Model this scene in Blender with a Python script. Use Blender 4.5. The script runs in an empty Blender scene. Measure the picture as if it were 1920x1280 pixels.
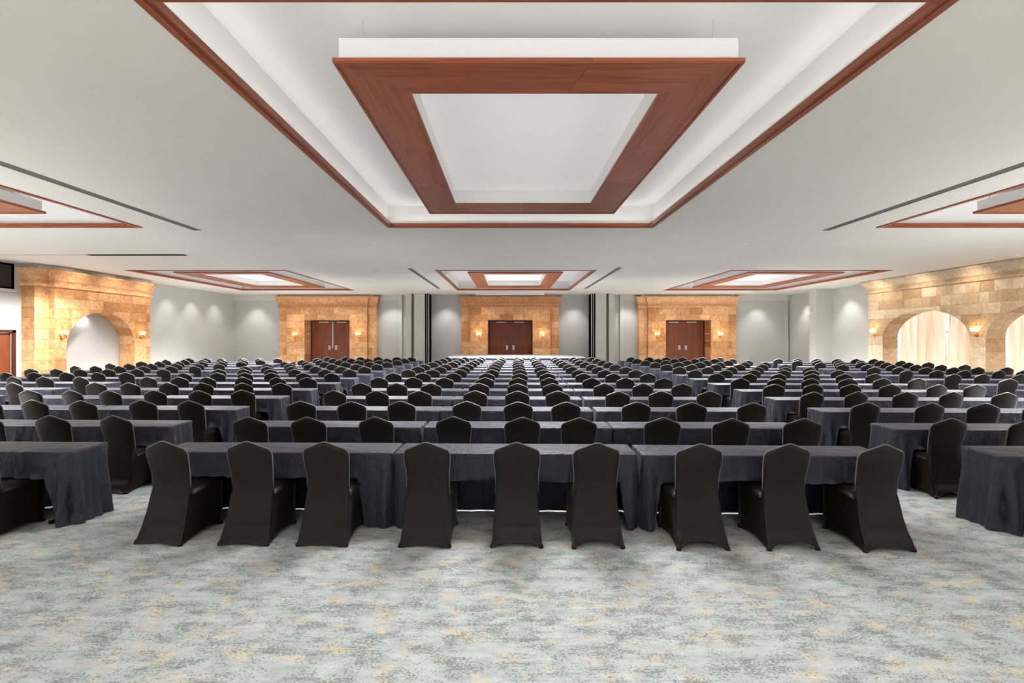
import bpy, bmesh, math, random
from mathutils import Vector

random.seed(7)
SC = bpy.context.scene
COL = SC.collection
PI = math.pi

# ------------------------------------------------------------------ camera
FPX, VPX, VPY, EYE = 900.0, 953.0, 630.0, 1.93
cam_d = bpy.data.cameras.new('camera')
cam_d.sensor_width = 36.0
cam_d.lens = FPX / 1920.0 * 36.0
cam_d.shift_x = (960.0 - VPX) / 1920.0
cam_d.shift_y = (VPY - 640.0) / 1920.0
cam_d.clip_start = 0.05
cam_d.clip_end = 200
cam = bpy.data.objects.new('camera', cam_d)
cam.location = (0, 0, EYE)
cam.rotation_euler = (PI / 2, 0, 0)
COL.objects.link(cam)
SC.camera = cam

# ------------------------------------------------------------------ world, large lights, exposure
world = bpy.data.worlds.new('daylight')
SC.world = world
world.use_nodes = True
WB = world.node_tree.nodes['Background']
WB.inputs[0].default_value = (0.93, 0.965, 1.0, 1)
WB.inputs[1].default_value = 1.8
SC.view_settings.view_transform = 'Standard'
SC.view_settings.look = 'None'
SC.view_settings.exposure = 0.58
SC.view_settings.gamma = 1.0
SC.view_settings.use_curve_mapping = False
try:
    SC.cycles.use_denoising = True
    SC.cycles.max_bounces = 8
    SC.cycles.diffuse_bounces = 5
    SC.cycles.transmission_bounces = 6
    SC.cycles.sample_clamp_indirect = 6.0
except Exception:
    pass

CEIL = 4.42
STRIP_W = 0.8            # watts per metre of added fill strip
COFFER_X = [(-14.40, -8.37), (-2.72, 3.28), (8.45, 14.42)]
COFFER_D = [(3.49, 10.93), (18.1, 25.95)]
TRAY_POWER = [[800.0, 230.0, 800.0], [1000.0, 1550.0, 1000.0]]
TRAY_SPREAD = math.radians(122)

def area_light(name, loc, sx, sy, power, rot=(0, 0, 0), col=(1, 1, 1), spread=TRAY_SPREAD):
    l = bpy.data.lights.new(name, 'AREA')
    l.shape = 'RECTANGLE'; l.size = sx; l.size_y = sy
    l.energy = power; l.color = col; l.spread = spread
    o = bpy.data.objects.new(name, l)
    o.location = loc; o.rotation_euler = rot
    COL.objects.link(o)
    return o

for _j, (_d0, _d1) in enumerate(COFFER_D):
    for _i, (_x0, _x1) in enumerate(COFFER_X):
        _cx, _cd = (_x0 + _x1) / 2, (_d0 + _d1) / 2
        _mid = _i == 1 and _j == 0
        area_light('tray_fill', (_cx + 0.02, _cd + (0.5 if _mid else -0.1), 4.440), 2.45, 3.2 if _mid else 4.1, TRAY_POWER[_j][_i], (0, 0, 0), (1.0, 0.985, 0.965), math.radians(140) if _mid else TRAY_SPREAD)  # fill lamp added below each coffer tray, itself unseen
# unseen fill lamps added behind the camera, where the hall goes on
for _x0, _x1 in COFFER_X:
    area_light('tray_fill', ((_x0 + _x1) / 2, -4.0, 4.40), 2.45, 4.1, 690.0, (0, 0, 0), (1.0, 0.985, 0.965))

# ------------------------------------------------------------------ node helpers
def lin(r, g, b):
    f = lambda c: (c / 255.0 / 12.92) if c / 255.0 <= 0.04045 else ((c / 255.0 + 0.055) / 1.055) ** 2.4
    return (f(r), f(g), f(b), 1)

def new_mat(name, col=(0.5, 0.5, 0.5, 1), rough=0.6, metal=0.0, spec=0.5):
    m = bpy.data.materials.new(name)
    m.use_nodes = True
    b = m.node_tree.nodes['Principled BSDF']
    b.inputs['Base Color'].default_value = col
    b.inputs['Roughness'].default_value = rough
    b.inputs['Metallic'].default_value = metal
    b.inputs['Specular IOR Level'].default_value = spec
    m.diffuse_color = col
    return m, m.node_tree, b

def nd(nt, kind, **kw):
    n = nt.nodes.new(kind)
    for k, v in kw.items():
        setattr(n, k, v)
    return n

def noise(nt, vec, scale, detail=4, rough=0.55, dist=0.0):
    n = nd(nt, 'ShaderNodeTexNoise')
    n.inputs['Scale'].default_value = scale
    n.inputs['Detail'].default_value = detail
    n.inputs['Roughness'].default_value = rough
    n.inputs['Distortion'].default_value = dist
    if vec is not None:
        nt.links.new(vec, n.inputs['Vector'])
    return n.outputs['Fac']

def ramp(nt, fac, stops):
    n = nd(nt, 'ShaderNodeValToRGB')
    e = n.color_ramp.elements
    while len(e) > 1:
        e.remove(e[-1])
    e[0].position, e[0].color = stops[0]
    for p, c in stops[1:]:
        x = e.new(p); x.color = c
    nt.links.new(fac, n.inputs[0])
    return n.outputs[0]

def mix(nt, fac, a, b, blend='MIX'):
    n = nd(nt, 'ShaderNodeMix', data_type='RGBA', blend_type=blend)
    def put(sock, v):
        if isinstance(v, (tuple, float, int)):
            sock.default_value = v
        else:
            nt.links.new(v, sock)
    put(n.inputs[0], fac)
    ca = [i for i in n.inputs if i.type == 'RGBA']
    put(ca[0], a); put(ca[1], b)
    return [o for o in n.outputs if o.type == 'RGBA'][0]

def mapping(nt, vec, scale=(1, 1, 1), rot=(0, 0, 0)):
    n = nd(nt, 'ShaderNodeMapping')
    n.inputs['Scale'].default_value = scale
    n.inputs['Rotation'].default_value = rot
    nt.links.new(vec, n.inputs['Vector'])
    return n.outputs[0]

def coords(nt, what='Object'):
    return nd(nt, 'ShaderNodeTexCoord').outputs[what]

def bump(nt, bsdf, h, strength=0.3, dist=0.01):
    n = nd(nt, 'ShaderNodeBump')
    n.inputs['Strength'].default_value = strength
    n.inputs['Distance'].default_value = dist
    nt.links.new(h, n.inputs['Height'])
    nt.links.new(n.outputs[0], bsdf.inputs['Normal'])

ORD = ['first', 'second', 'third', 'fourth', 'fifth', 'sixth', 'seventh', 'eighth', 'ninth', 'tenth', 'eleventh', 'twelfth', 'thirteenth', 'fourteenth']
BW = lambda v: (v, v, v, 1)
M = {}

# ------------------------------------------------------------------ materials
def make_materials():
    # carpet
    m, nt, b = new_mat('carpet', BW(0.5), 0.95, 0, 0.1)
    c = coords(nt)
    def madd(a, k, o):
        n = nd(nt, 'ShaderNodeMath', operation='MULTIPLY_ADD')
        nt.links.new(a, n.inputs[0]); n.inputs[1].default_value = k
        if isinstance(o, float): n.inputs[2].default_value = o
        else: nt.links.new(o, n.inputs[2])
        return n.outputs[0]
    def rng(a, lo, hi, top=1.0):
        n = nd(nt, 'ShaderNodeMapRange')
        n.inputs[1].default_value = lo; n.inputs[2].default_value = hi; n.inputs[4].default_value = top
        nt.links.new(a, n.inputs[0])
        return n.outputs[0]
    patch = noise(nt, mapping(nt, c, (4.0, 6.6, 1)), 1.0, 7, 0.72, 0.2)
    streak = noise(nt, mapping(nt, c, (4.5, 40, 1)), 1.0, 3, 0.6)
    speck = noise(nt, mapping(nt, c, (55, 80, 1)), 1.0, 3, 0.75)
    dk = madd(speck, 1.2, madd(streak, 0.28, patch))
    mask_d = rng(dk, 1.24, 1.36, 0.70)
    cream = madd(speck, 0.55, noise(nt, mapping(nt, c, (4.2, 6.0, 3)), 1.0, 6, 0.7, 0.3))
    mask_c = rng(cream, 0.82, 0.89, 0.75)
    tone = ramp(nt, madd(noise(nt, mapping(nt, c, (5, 13, 1)), 1.0, 5, 0.65), 0.7, madd(speck, 0.6, -0.15)), [(0.32, lin(170, 176, 181)), (0.62, lin(206, 210, 212))])
    c1 = mix(nt, mask_c, tone, lin(224, 208, 172))
    c2 = mix(nt, mask_d, c1, lin(100, 106, 108))
    nt.links.new(c2, b.inputs['Base Color'])
    bump(nt, b, noise(nt, c, 260, 2, 0.6), 0.35, 0.006)
    M['carpet'] = m

    def plaster(name, col):
        m, nt, b = new_mat(name, col, 0.85, 0, 0.25)
        c = coords(nt)
        n = noise(nt, c, 0.6, 3, 0.5)
        lo = tuple(v * 0.97 for v in col[:3]) + (1,)
        nt.links.new(ramp(nt, n, [(0.3, lo), (0.7, col)]), b.inputs['Base Color'])
        bump(nt, b, noise(nt, c, 90, 3), 0.04, 0.004)
        return m
    M['ceiling'] = plaster('ceiling_paint', lin(230, 225, 217))
    M['white'] = plaster('white_plaster', lin(243, 241, 239))
    M['luminous'] = plaster('tray_added_glow', lin(243, 241, 239))
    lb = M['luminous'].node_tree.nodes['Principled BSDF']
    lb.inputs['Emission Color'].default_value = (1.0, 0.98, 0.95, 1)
    lb.inputs['Emission Strength'].default_value = 0.14  # faint glow added to lift the brightness of the tray surface
    M['wall'] = plaster('wall_paint', lin(198, 197, 194))
    M['trimw'] = plaster('pale_trim', lin(208, 206, 201))

    def wood(name, c_lo, c_hi, scale=(1.2, 14, 14), rough=0.38, vary=0.25):
        m, nt, b = new_mat(name, c_hi, rough, 0, 0.45)
        c = coords(nt)
        oi = nd(nt, 'ShaderNodeObjectInfo')
        ad = nd(nt, 'ShaderNodeVectorMath', operation='ADD')
        nt.links.new(c, ad.inputs[0])
        cx = nd(nt, 'ShaderNodeCombineXYZ')
        mu = nd(nt, 'ShaderNodeMath', operation='MULTIPLY'); mu.inputs[1].default_value = 37.0
        nt.links.new(oi.outputs['Random'], mu.inputs[0])
        for i in range(3):
            nt.links.new(mu.outputs[0], cx.inputs[i])
        nt.links.new(cx.outputs[0], ad.inputs[1])
        g = noise(nt, mapping(nt, ad.outputs[0], scale), 1.0, 6, 0.65, 0.6)
        col = ramp(nt, g, [(0.28, c_lo), (0.55, c_hi), (0.8, tuple(min(1, v * 1.25) for v in c_hi[:3]) + (1,))])
        fine = noise(nt, mapping(nt, ad.outputs[0], tuple(s * 7 for s in scale)), 1.0, 3, 0.6)
        col = mix(nt, 0.35, col, ramp(nt, fine, [(0.3, BW(0.55)), (0.7, BW(1.0))]), 'MULTIPLY')
        tone = ramp(nt, oi.outputs['Random'], [(0, BW(1 - vary)), (1, BW(1.0))])
        col = mix(nt, 1.0, col, tone, 'MULTIPLY')
        nt.links.new(col, b.inputs['Base Color'])
        bump(nt, b, fine, 0.06, 0.003)
        return m
    M['wood_x'] = wood('mahogany_along', lin(128, 60, 36), lin(172, 94, 60), (0.9, 16, 16))
    M['wood_y'] = wood('mahogany_across', lin(128, 60, 36), lin(172, 94, 60), (16, 0.9, 16))
    M['wood_z'] = wood('door_veneer', lin(108, 54, 28), lin(140, 74, 42), (11, 11, 0.6), 0.45, 0.12)
    M['frame_dark'] = wood('dark_door_frame', lin(60, 28, 16), lin(84, 42, 26), (9, 9, 0.7), 0.45, 0.1)

    def stone(name, lo, mid, hi, dark):
        m, nt, b = new_mat(name, mid, 0.62, 0, 0.35)
        c = coords(nt)
        oi = nd(nt, 'ShaderNodeObjectInfo')
        mu = nd(nt, 'ShaderNodeMath', operation='MULTIPLY'); mu.inputs[1].default_value = 53.0
        nt.links.new(oi.outputs['Random'], mu.inputs[0])
        cx = nd(nt, 'ShaderNodeCombineXYZ')
        for i in range(3):
            nt.links.new(mu.outputs[0], cx.inputs[i])
        ad = nd(nt, 'ShaderNodeVectorMath', operation='ADD')
        nt.links.new(c, ad.inputs[0]); nt.links.new(cx.outputs[0], ad.inputs[1])
        v = ad.outputs[0]
        col = ramp(nt, noise(nt, v, 3.4, 8, 0.74, 1.2), [(0.25, lo), (0.48, mid), (0.72, hi)])
        pit = noise(nt, v, 13.0, 5, 0.72, 1.4)
        pm = nd(nt, 'ShaderNodeMapRange'); pm.inputs[1].default_value = 0.52; pm.inputs[2].default_value = 0.66
        nt.links.new(pit, pm.inputs[0])
        f = nd(nt, 'ShaderNodeMath', operation='MULTIPLY'); f.inputs[1].default_value = 0.6
        nt.links.new(pm.outputs[0], f.inputs[0])
        col = mix(nt, f.outputs[0], col, dark)
        tone = ramp(nt, oi.outputs['Random'], [(0, (0.74, 0.62, 0.50, 1)), (0.3, (0.92, 0.85, 0.78, 1)), (0.65, BW(1.0)), (1, (1.18, 1.22, 1.26, 1))])
        col = mix(nt, 1.0, col, tone, 'MULTIPLY')
        nt.links.new(col, b.inputs['Base Color'])
        bump(nt, b, pit, 0.25, 0.012)
        return m
    M['stone'] = stone('golden_coral_stone', lin(194, 130, 82), lin(220, 166, 116), lin(240, 206, 166), lin(146, 86, 46))
    M['stone_pale'] = stone('pale_coral_stone', lin(192, 164, 130), lin(214, 192, 162), lin(234, 219, 197), lin(140, 108, 76))
    M['stone_joint'] = new_mat('stone_joint', lin(150, 104, 64), 0.9, 0, 0.1)[0]

    # spandex chair cover
    m, nt, b = new_mat('black_spandex', lin(24, 22, 21), 0.44, 0, 0.25)
    c = coords(nt)
    b.inputs['Sheen Weight'].default_value = 0.10
    b.inputs['Sheen Roughness'].default_value = 0.28
    b.inputs['Sheen Tint'].default_value = (0.8, 0.8, 0.82, 1)
    bump(nt, b, noise(nt, mapping(nt, c, (500, 500, 260)), 1.0, 2), 0.05, 0.001)
    M['spandex'] = m
    M['rim_glint'] = new_mat('painted_rim_glint', lin(112, 111, 112), 0.4, 0, 0.5)[0]  # pale grey stands for light caught on the chair-back rims
    # table cloth
    m, nt, b = new_mat('charcoal_navy_cloth', lin(43, 44, 57), 0.5, 0, 0.4)
    c = coords(nt)
    b.inputs['Sheen Weight'].default_value = 0.15
    b.inputs['Sheen Roughness'].default_value = 0.3
    b.inputs['Sheen Tint'].default_value = (0.75, 0.76, 0.86, 1)
    h1 = noise(nt, mapping(nt, c, (5, 5, 3.2)), 1.0, 4, 0.55, 0.8)
    h2 = noise(nt, mapping(nt, c, (14, 14, 6), (0, 0.5, 0.3)), 1.0, 3, 0.5, 1.5)
    hs = nd(nt, 'ShaderNodeMath', operation='MULTIPLY_ADD'); hs.inputs[1].default_value = 0.35
    nt.links.new(h2, hs.inputs[0]); nt.links.new(h1, hs.inputs[2])
    bump(nt, b, hs.outputs[0], 0.8, 0.04)
    M['cloth'] = m
    M['skirt'] = new_mat('stage_skirting', lin(34, 34, 44), 0.75, 0, 0.2)[0]
    m, nt, b = new_mat('stage_deck', lin(140, 140, 143), 0.7, 0, 0.4)
    nt.links.new(ramp(nt, noise(nt, coords(nt), 3, 4), [(0.3, lin(128, 128, 131)), (0.7, lin(146, 146, 149))]), b.inputs['Base Color'])
    M['deck'] = m
    M['black'] = new_mat('black_slot', lin(8, 7, 7), 1.0, 0, 0.0)[0]
    M['steel'] = new_mat('brushed_steel', lin(190, 188, 184), 0.35, 0.9)[0]
    M['alu'] = new_mat('painted_aluminium', lin(205, 203, 200), 0.45, 0.2)[0]
    M['vent'] = new_mat('vent_metal', lin(134, 129, 122), 0.55, 0.2)[0]
    M['ventdark'] = new_mat('vent_shadow_gap', lin(92, 88, 83), 0.8, 0, 0.1)[0]
    M['brass'] = new_mat('aged_brass', lin(190, 140, 70), 0.32, 1.0)[0]
    M['tabletop'] = new_mat('table_laminate', lin(96, 84, 72), 0.6)[0]
    M['legmetal'] = new_mat('black_leg_metal', lin(26, 26, 26), 0.45, 0.5)[0]
    M['darkglass'] = new_mat('booth_glass', lin(20, 17, 15), 0.08, 0, 0.6)[0]
    M['boothin'] = new_mat('booth_inside', lin(46, 38, 32), 0.8)[0]
    m, nt, b = new_mat('lamp_glass', lin(255, 236, 205), 0.4)
    b.inputs['Emission Color'].default_value = lin(255, 226, 176)
    b.inputs['Emission Strength'].default_value = 2.6
    M['lamp'] = m
    m, nt, b = new_mat('downlight_lens', lin(226, 221, 213), 0.6)
    b.inputs['Emission Color'].default_value = lin(255, 236, 205)
    b.inputs['Emission Strength'].default_value = 0.25
    M['lens'] = m
    # curtain: diffuse + translucent
    m = bpy.data.materials.new('cream_curtain'); m.use_nodes = True
    nt = m.node_tree; nt.nodes.clear()
    out = nd(nt, 'ShaderNodeOutputMaterial')
    df = nd(nt, 'ShaderNodeBsdfDiffuse'); tr = nd(nt, 'ShaderNodeBsdfTranslucent')
    c = coords(nt)
    col = ramp(nt, noise(nt, mapping(nt, c, (1, 9, 0.35)), 1.0, 4, 0.6), [(0.3, lin(238, 206, 172)), (0.7, lin(251, 238, 222))])
    nt.links.new(col, df.inputs[0]); nt.links.new(col, tr.inputs[0])
    ms = nd(nt, 'ShaderNodeMixShader'); ms.inputs[0].default_value = 0.55
    nt.links.new(df.outputs[0], ms.inputs[1]); nt.links.new(tr.outputs[0], ms.inputs[2])
    nt.links.new(ms.outputs[0], out.inputs[0])
    M['curtain'] = m
    # clear glass
    m = bpy.data.materials.new('window_glass'); m.use_nodes = True
    nt = m.node_tree; nt.nodes.clear()
    out = nd(nt, 'ShaderNodeOutputMaterial')
    t = nd(nt, 'ShaderNodeBsdfTransparent'); g = nd(nt, 'ShaderNodeBsdfGlossy'); g.inputs['Roughness'].default_value = 0.03
    ms = nd(nt, 'ShaderNodeMixShader'); ms.inputs[0].default_value = 0.06
    nt.links.new(t.outputs[0], ms.inputs[1]); nt.links.new(g.outputs[0], ms.inputs[2])
    nt.links.new(ms.outputs[0], out.inputs[0])
    M['glass'] = m
make_materials()

# ------------------------------------------------------------------ mesh helpers
class MB:
    def __init__(self):
        self.v, self.f = [], []
    def add(self, vs, fs):
        o = len(self.v)
        self.v += [tuple(p) for p in vs]
        self.f += [tuple(i + o for i in f) for f in fs]
        return self
    def box(self, x0, x1, y0, y1, z0, z1):
        return self.add([(x0, y0, z0), (x1, y0, z0), (x1, y1, z0), (x0, y1, z0), (x0, y0, z1), (x1, y0, z1), (x1, y1, z1), (x0, y1, z1)],
                        [(0, 3, 2, 1), (4, 5, 6, 7), (0, 1, 5, 4), (1, 2, 6, 5), (2, 3, 7, 6), (3, 0, 4, 7)])
    def prism(self, poly, z0, z1):
        n = len(poly)
        vs = [(p[0], p[1], z0) for p in poly] + [(p[0], p[1], z1) for p in poly]
        fs = [tuple(range(n))[::-1], tuple(range(n, 2 * n))] + [(i, (i + 1) % n, n + (i + 1) % n, n + i) for i in range(n)]
        return self.add(vs, fs)
    def grid(self, rows, closed=False):
        nr, nc = len(rows), len(rows[0])
        vs = [p for r in rows for p in r]
        fs = []
        for i in range(nr - 1):
            for j in range(nc if closed else nc - 1):
                k = (j + 1) % nc
                fs.append((i * nc + j, i * nc + k, (i + 1) * nc + k, (i + 1) * nc + j))
        return self.add(vs, fs)
    def tube(self, pts, r, n=6):
        pts = [Vector(p) for p in pts]
        rows = []
        for i, p in enumerate(pts):
            t = (pts[min(i + 1, len(pts) - 1)] - pts[max(i - 1, 0)]).normalized()
            a = Vector((0, 0, 1)) if abs(t.z) < 0.9 else Vector((1, 0, 0))
            u = t.cross(a).normalized(); w = t.cross(u)
            rr = r[i] if isinstance(r, (list, tuple)) else r
            rows.append([p + (u * math.cos(2 * PI * k / n) + w * math.sin(2 * PI * k / n)) * rr for k in range(n)])
        self.grid(rows, True)
        o = len(self.v)
        self.f.append(tuple(range(o - n, o)))
        self.f.append(tuple(range(o - n * len(pts), o - n * len(pts) + n))[::-1])
        return self
    def lathe(self, prof, c=(0, 0, 0), n=12):
        return self.grid([[(c[0] + r * math.cos(2 * PI * k / n), c[1] + r * math.sin(2 * PI * k / n), c[2] + z) for k in range(n)] for r, z in prof], True)
    def mesh(self, name, mat, smooth=False, recalc=True):
        me = bpy.data.meshes.new(name)
        me.from_pydata(self.v, [], self.f)
        if recalc:
            bm = bmesh.new(); bm.from_mesh(me)
            bmesh.ops.recalc_face_normals(bm, faces=bm.faces)
            bm.to_mesh(me); bm.free()
        me.materials.append(mat)
        if smooth:
            me.polygons.foreach_set('use_smooth', [True] * len(me.polygons))
        me.update()
        return me
    def build(self, name, mat, parent=None, smooth=False, recalc=True):
        return link(name, self.mesh(name, mat, smooth, recalc), parent)

def link(name, me, parent=None):
    o = bpy.data.objects.new(name, me)
    COL.objects.link(o)
    o.parent = parent
    return o

def link_last(t):
    """the backrest of a chair: its painted rim highlight is a sub-part of it"""
    return [c for c in t.children if c.name.startswith('backrest')][0]

def tag(o, label=None, cat=None, group=None, kind=None):
    if label: o['label'] = label
    if cat: o['category'] = cat
    if group: o['group'] = group
    if kind: o['kind'] = kind
    return o

def empty(name, loc=(0, 0, 0), rz=0.0):
    o = bpy.data.objects.new(name, None)
    COL.objects.link(o)
    o.location = loc; o.rotation_euler = (0, 0, rz)
    o.empty_display_size = 0.1
    return o

def rects(us, zs, holes):
    """cells of the us x zs grid that lie in no hole (u0,u1,z0,z1)"""
    for a, b in zip(us, us[1:]):
        for c, d in zip(zs, zs[1:]):
            m, n = (a + b) / 2, (c + d) / 2
            if not any(h[0] < m < h[1] and h[2] < n < h[3] for h in holes):
                yield a, b, c, d

def holed(u0, u1, z0, z1, holes):
    us = sorted(set([u0, u1] + [x for h in holes for x in h[:2]]))
    zs = sorted(set([z0, z1] + [x for h in holes for x in h[2:]]))
    return rects(us, zs, holes)

# ------------------------------------------------------------------ room shell
LX, RX, BY, FY = -16.65, 17.0, 29.1, -8.5
PORTALS = [-10.82, 0.12, 10.75]
PFACE, OPEN_W, OPEN_H = 28.65, 2.70, 2.90

def struct(o, label, cat):
    return tag(o, label, cat, kind='structure')

def room():
    struct(MB().add([(LX - 1, FY, 0), (RX + 1, FY, 0), (RX + 1, BY + 2, 0), (LX - 1, BY + 2, 0)], [(0, 1, 2, 3)]).build('floor', M['carpet']),
           'pale grey carpet with charcoal streaks and cream flecks', 'carpet')
    mb = MB()
    holes = [(x0, x1, d0, d1) for x0, x1 in COFFER_X for d0, d1 in COFFER_D]
    for a, b, c, d in holed(LX - 1, RX + 1, FY, BY + 2, holes):
        mb.add([(a, c, CEIL), (b, c, CEIL), (b, d, CEIL), (a, d, CEIL)], [(0, 3, 2, 1)])
    struct(mb.build('ceiling', M['ceiling'], recalc=False), 'flat warm grey painted ceiling with six recessed coffers', 'ceiling')
    # left wall with the booth window opening
    mb = MB()
    for a, b, c, d in holed(FY, BY + 0.3, 0, CEIL + 0.05, [(12.6, 16.15, 3.50, 4.36), (13.9, 16.06, 0, 2.10)]):
        mb.add([(LX, a, c), (LX, b, c), (LX, b, d), (LX, a, d)], [(0, 1, 2, 3)])
    struct(mb.build('wall_left', M['wall'], recalc=False), 'pale grey plaster wall on the left side', 'wall')
    struct(MB().add([(LX - 1, FY, 0), (RX + 1, FY, 0), (RX + 1, FY, CEIL), (LX - 1, FY, CEIL)], [(0, 1, 2, 3)]).build('wall_front', M['wall']),
           'pale grey wall behind the viewer', 'wall')
    # right wall with the window openings
    mb = MB()
    for a, b, c, d in holed(FY, BY + 0.3, 0, CEIL + 0.05, [(12.3, 16.8, 0, 3.15), (16.95, 21.4, 0, 3.15)]):
        mb.add([(RX, a, c), (RX, b, c), (RX, b, d), (RX, a, d)], [(0, 1, 2, 3)])
    wr = struct(mb.build('wall_right', M['wall'], recalc=False), 'pale grey plaster wall on the right side', 'wall')
    MB().box(16.15, RX + 0.02, 25.2, 25.75, 0, CEIL).build('column', M['trimw'], wr)
    # back wall: recessed panels framed by a proud header and posts
    mb = MB()
    for a, b, c, d in holed(LX - 0.5, RX + 0.5, 0, CEIL + 0.05, [(c - OPEN_W / 2 - 0.05, c + OPEN_W / 2 + 0.05, 0, OPEN_H + 0.05) for c in PORTALS]):
        mb.add([(a, BY, c), (b, BY, c), (b, BY, d), (a, BY, d)], [(0, 1, 2, 3)])
    wb = struct(mb.build('wall_back', M['wall'], recalc=False), 'pale grey end wall behind the stage and portals', 'wall')
    for x0, x1 in ((LX, -13.9), (-7.75, -6.42), (6.75, 7.7), (13.75, RX)):
        MB().box(x0, x1, BY - 0.12, BY + 0.02, 4.08, CEIL).build('header_band', M['trimw'], wb)
    for x0, x1 in ((-6.62, -6.42), (6.75, 6.95), (16.72, 16.9)):
        MB().box(x0, x1, BY - 0.12, BY + 0.02, 0, 4.08).build('panel_post', M['trimw'], wb)
room()

def partition_pocket(s, x_in, x_out, label):
    """movable wall pocket: white pier, dark groove, panel, black slot with steel edge. x_in nearest the stage"""
    lo = min(x_in, x_out)
    t = tag(empty('partition_pocket', ((x_in + x_out) / 2, 28.4, 0)), label, 'partition', 'movable wall pockets')
    px, py = t.location.x, t.location.y
    X = lambda a: x_in + s * a - px
    def bx(name, a, b, y0, y1, m, par=t):
        return MB().box(min(X(a), X(b)), max(X(a), X(b)), y0 - py, y1 - py, 0, CEIL - 0.002).build(name, m, par)
    bx('slot', 0.0, 0.24, 28.30, BY, M['black'])
    bx('steel_edge', 0.0, 0.045, 28.22, 28.30, M['steel'])
    bx('panel_edge', 0.12, 0.15, 28.22, 28.30, M['alu'])
    bx('cover_panel', 0.24, 0.84, 28.02, BY, M['trimw'])
    bx('groove', 0.84, 1.00, 28.22, BY, M['vent'])
    bx('pier', 1.00, 1.32, 27.98, BY, M['trimw'])
partition_pocket(-1, -4.66, -5.98, 'folded partition pocket with black slot left of the stage')
partition_pocket(1, 4.88, 6.20, 'folded partition pocket with black slot right of the stage')

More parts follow.
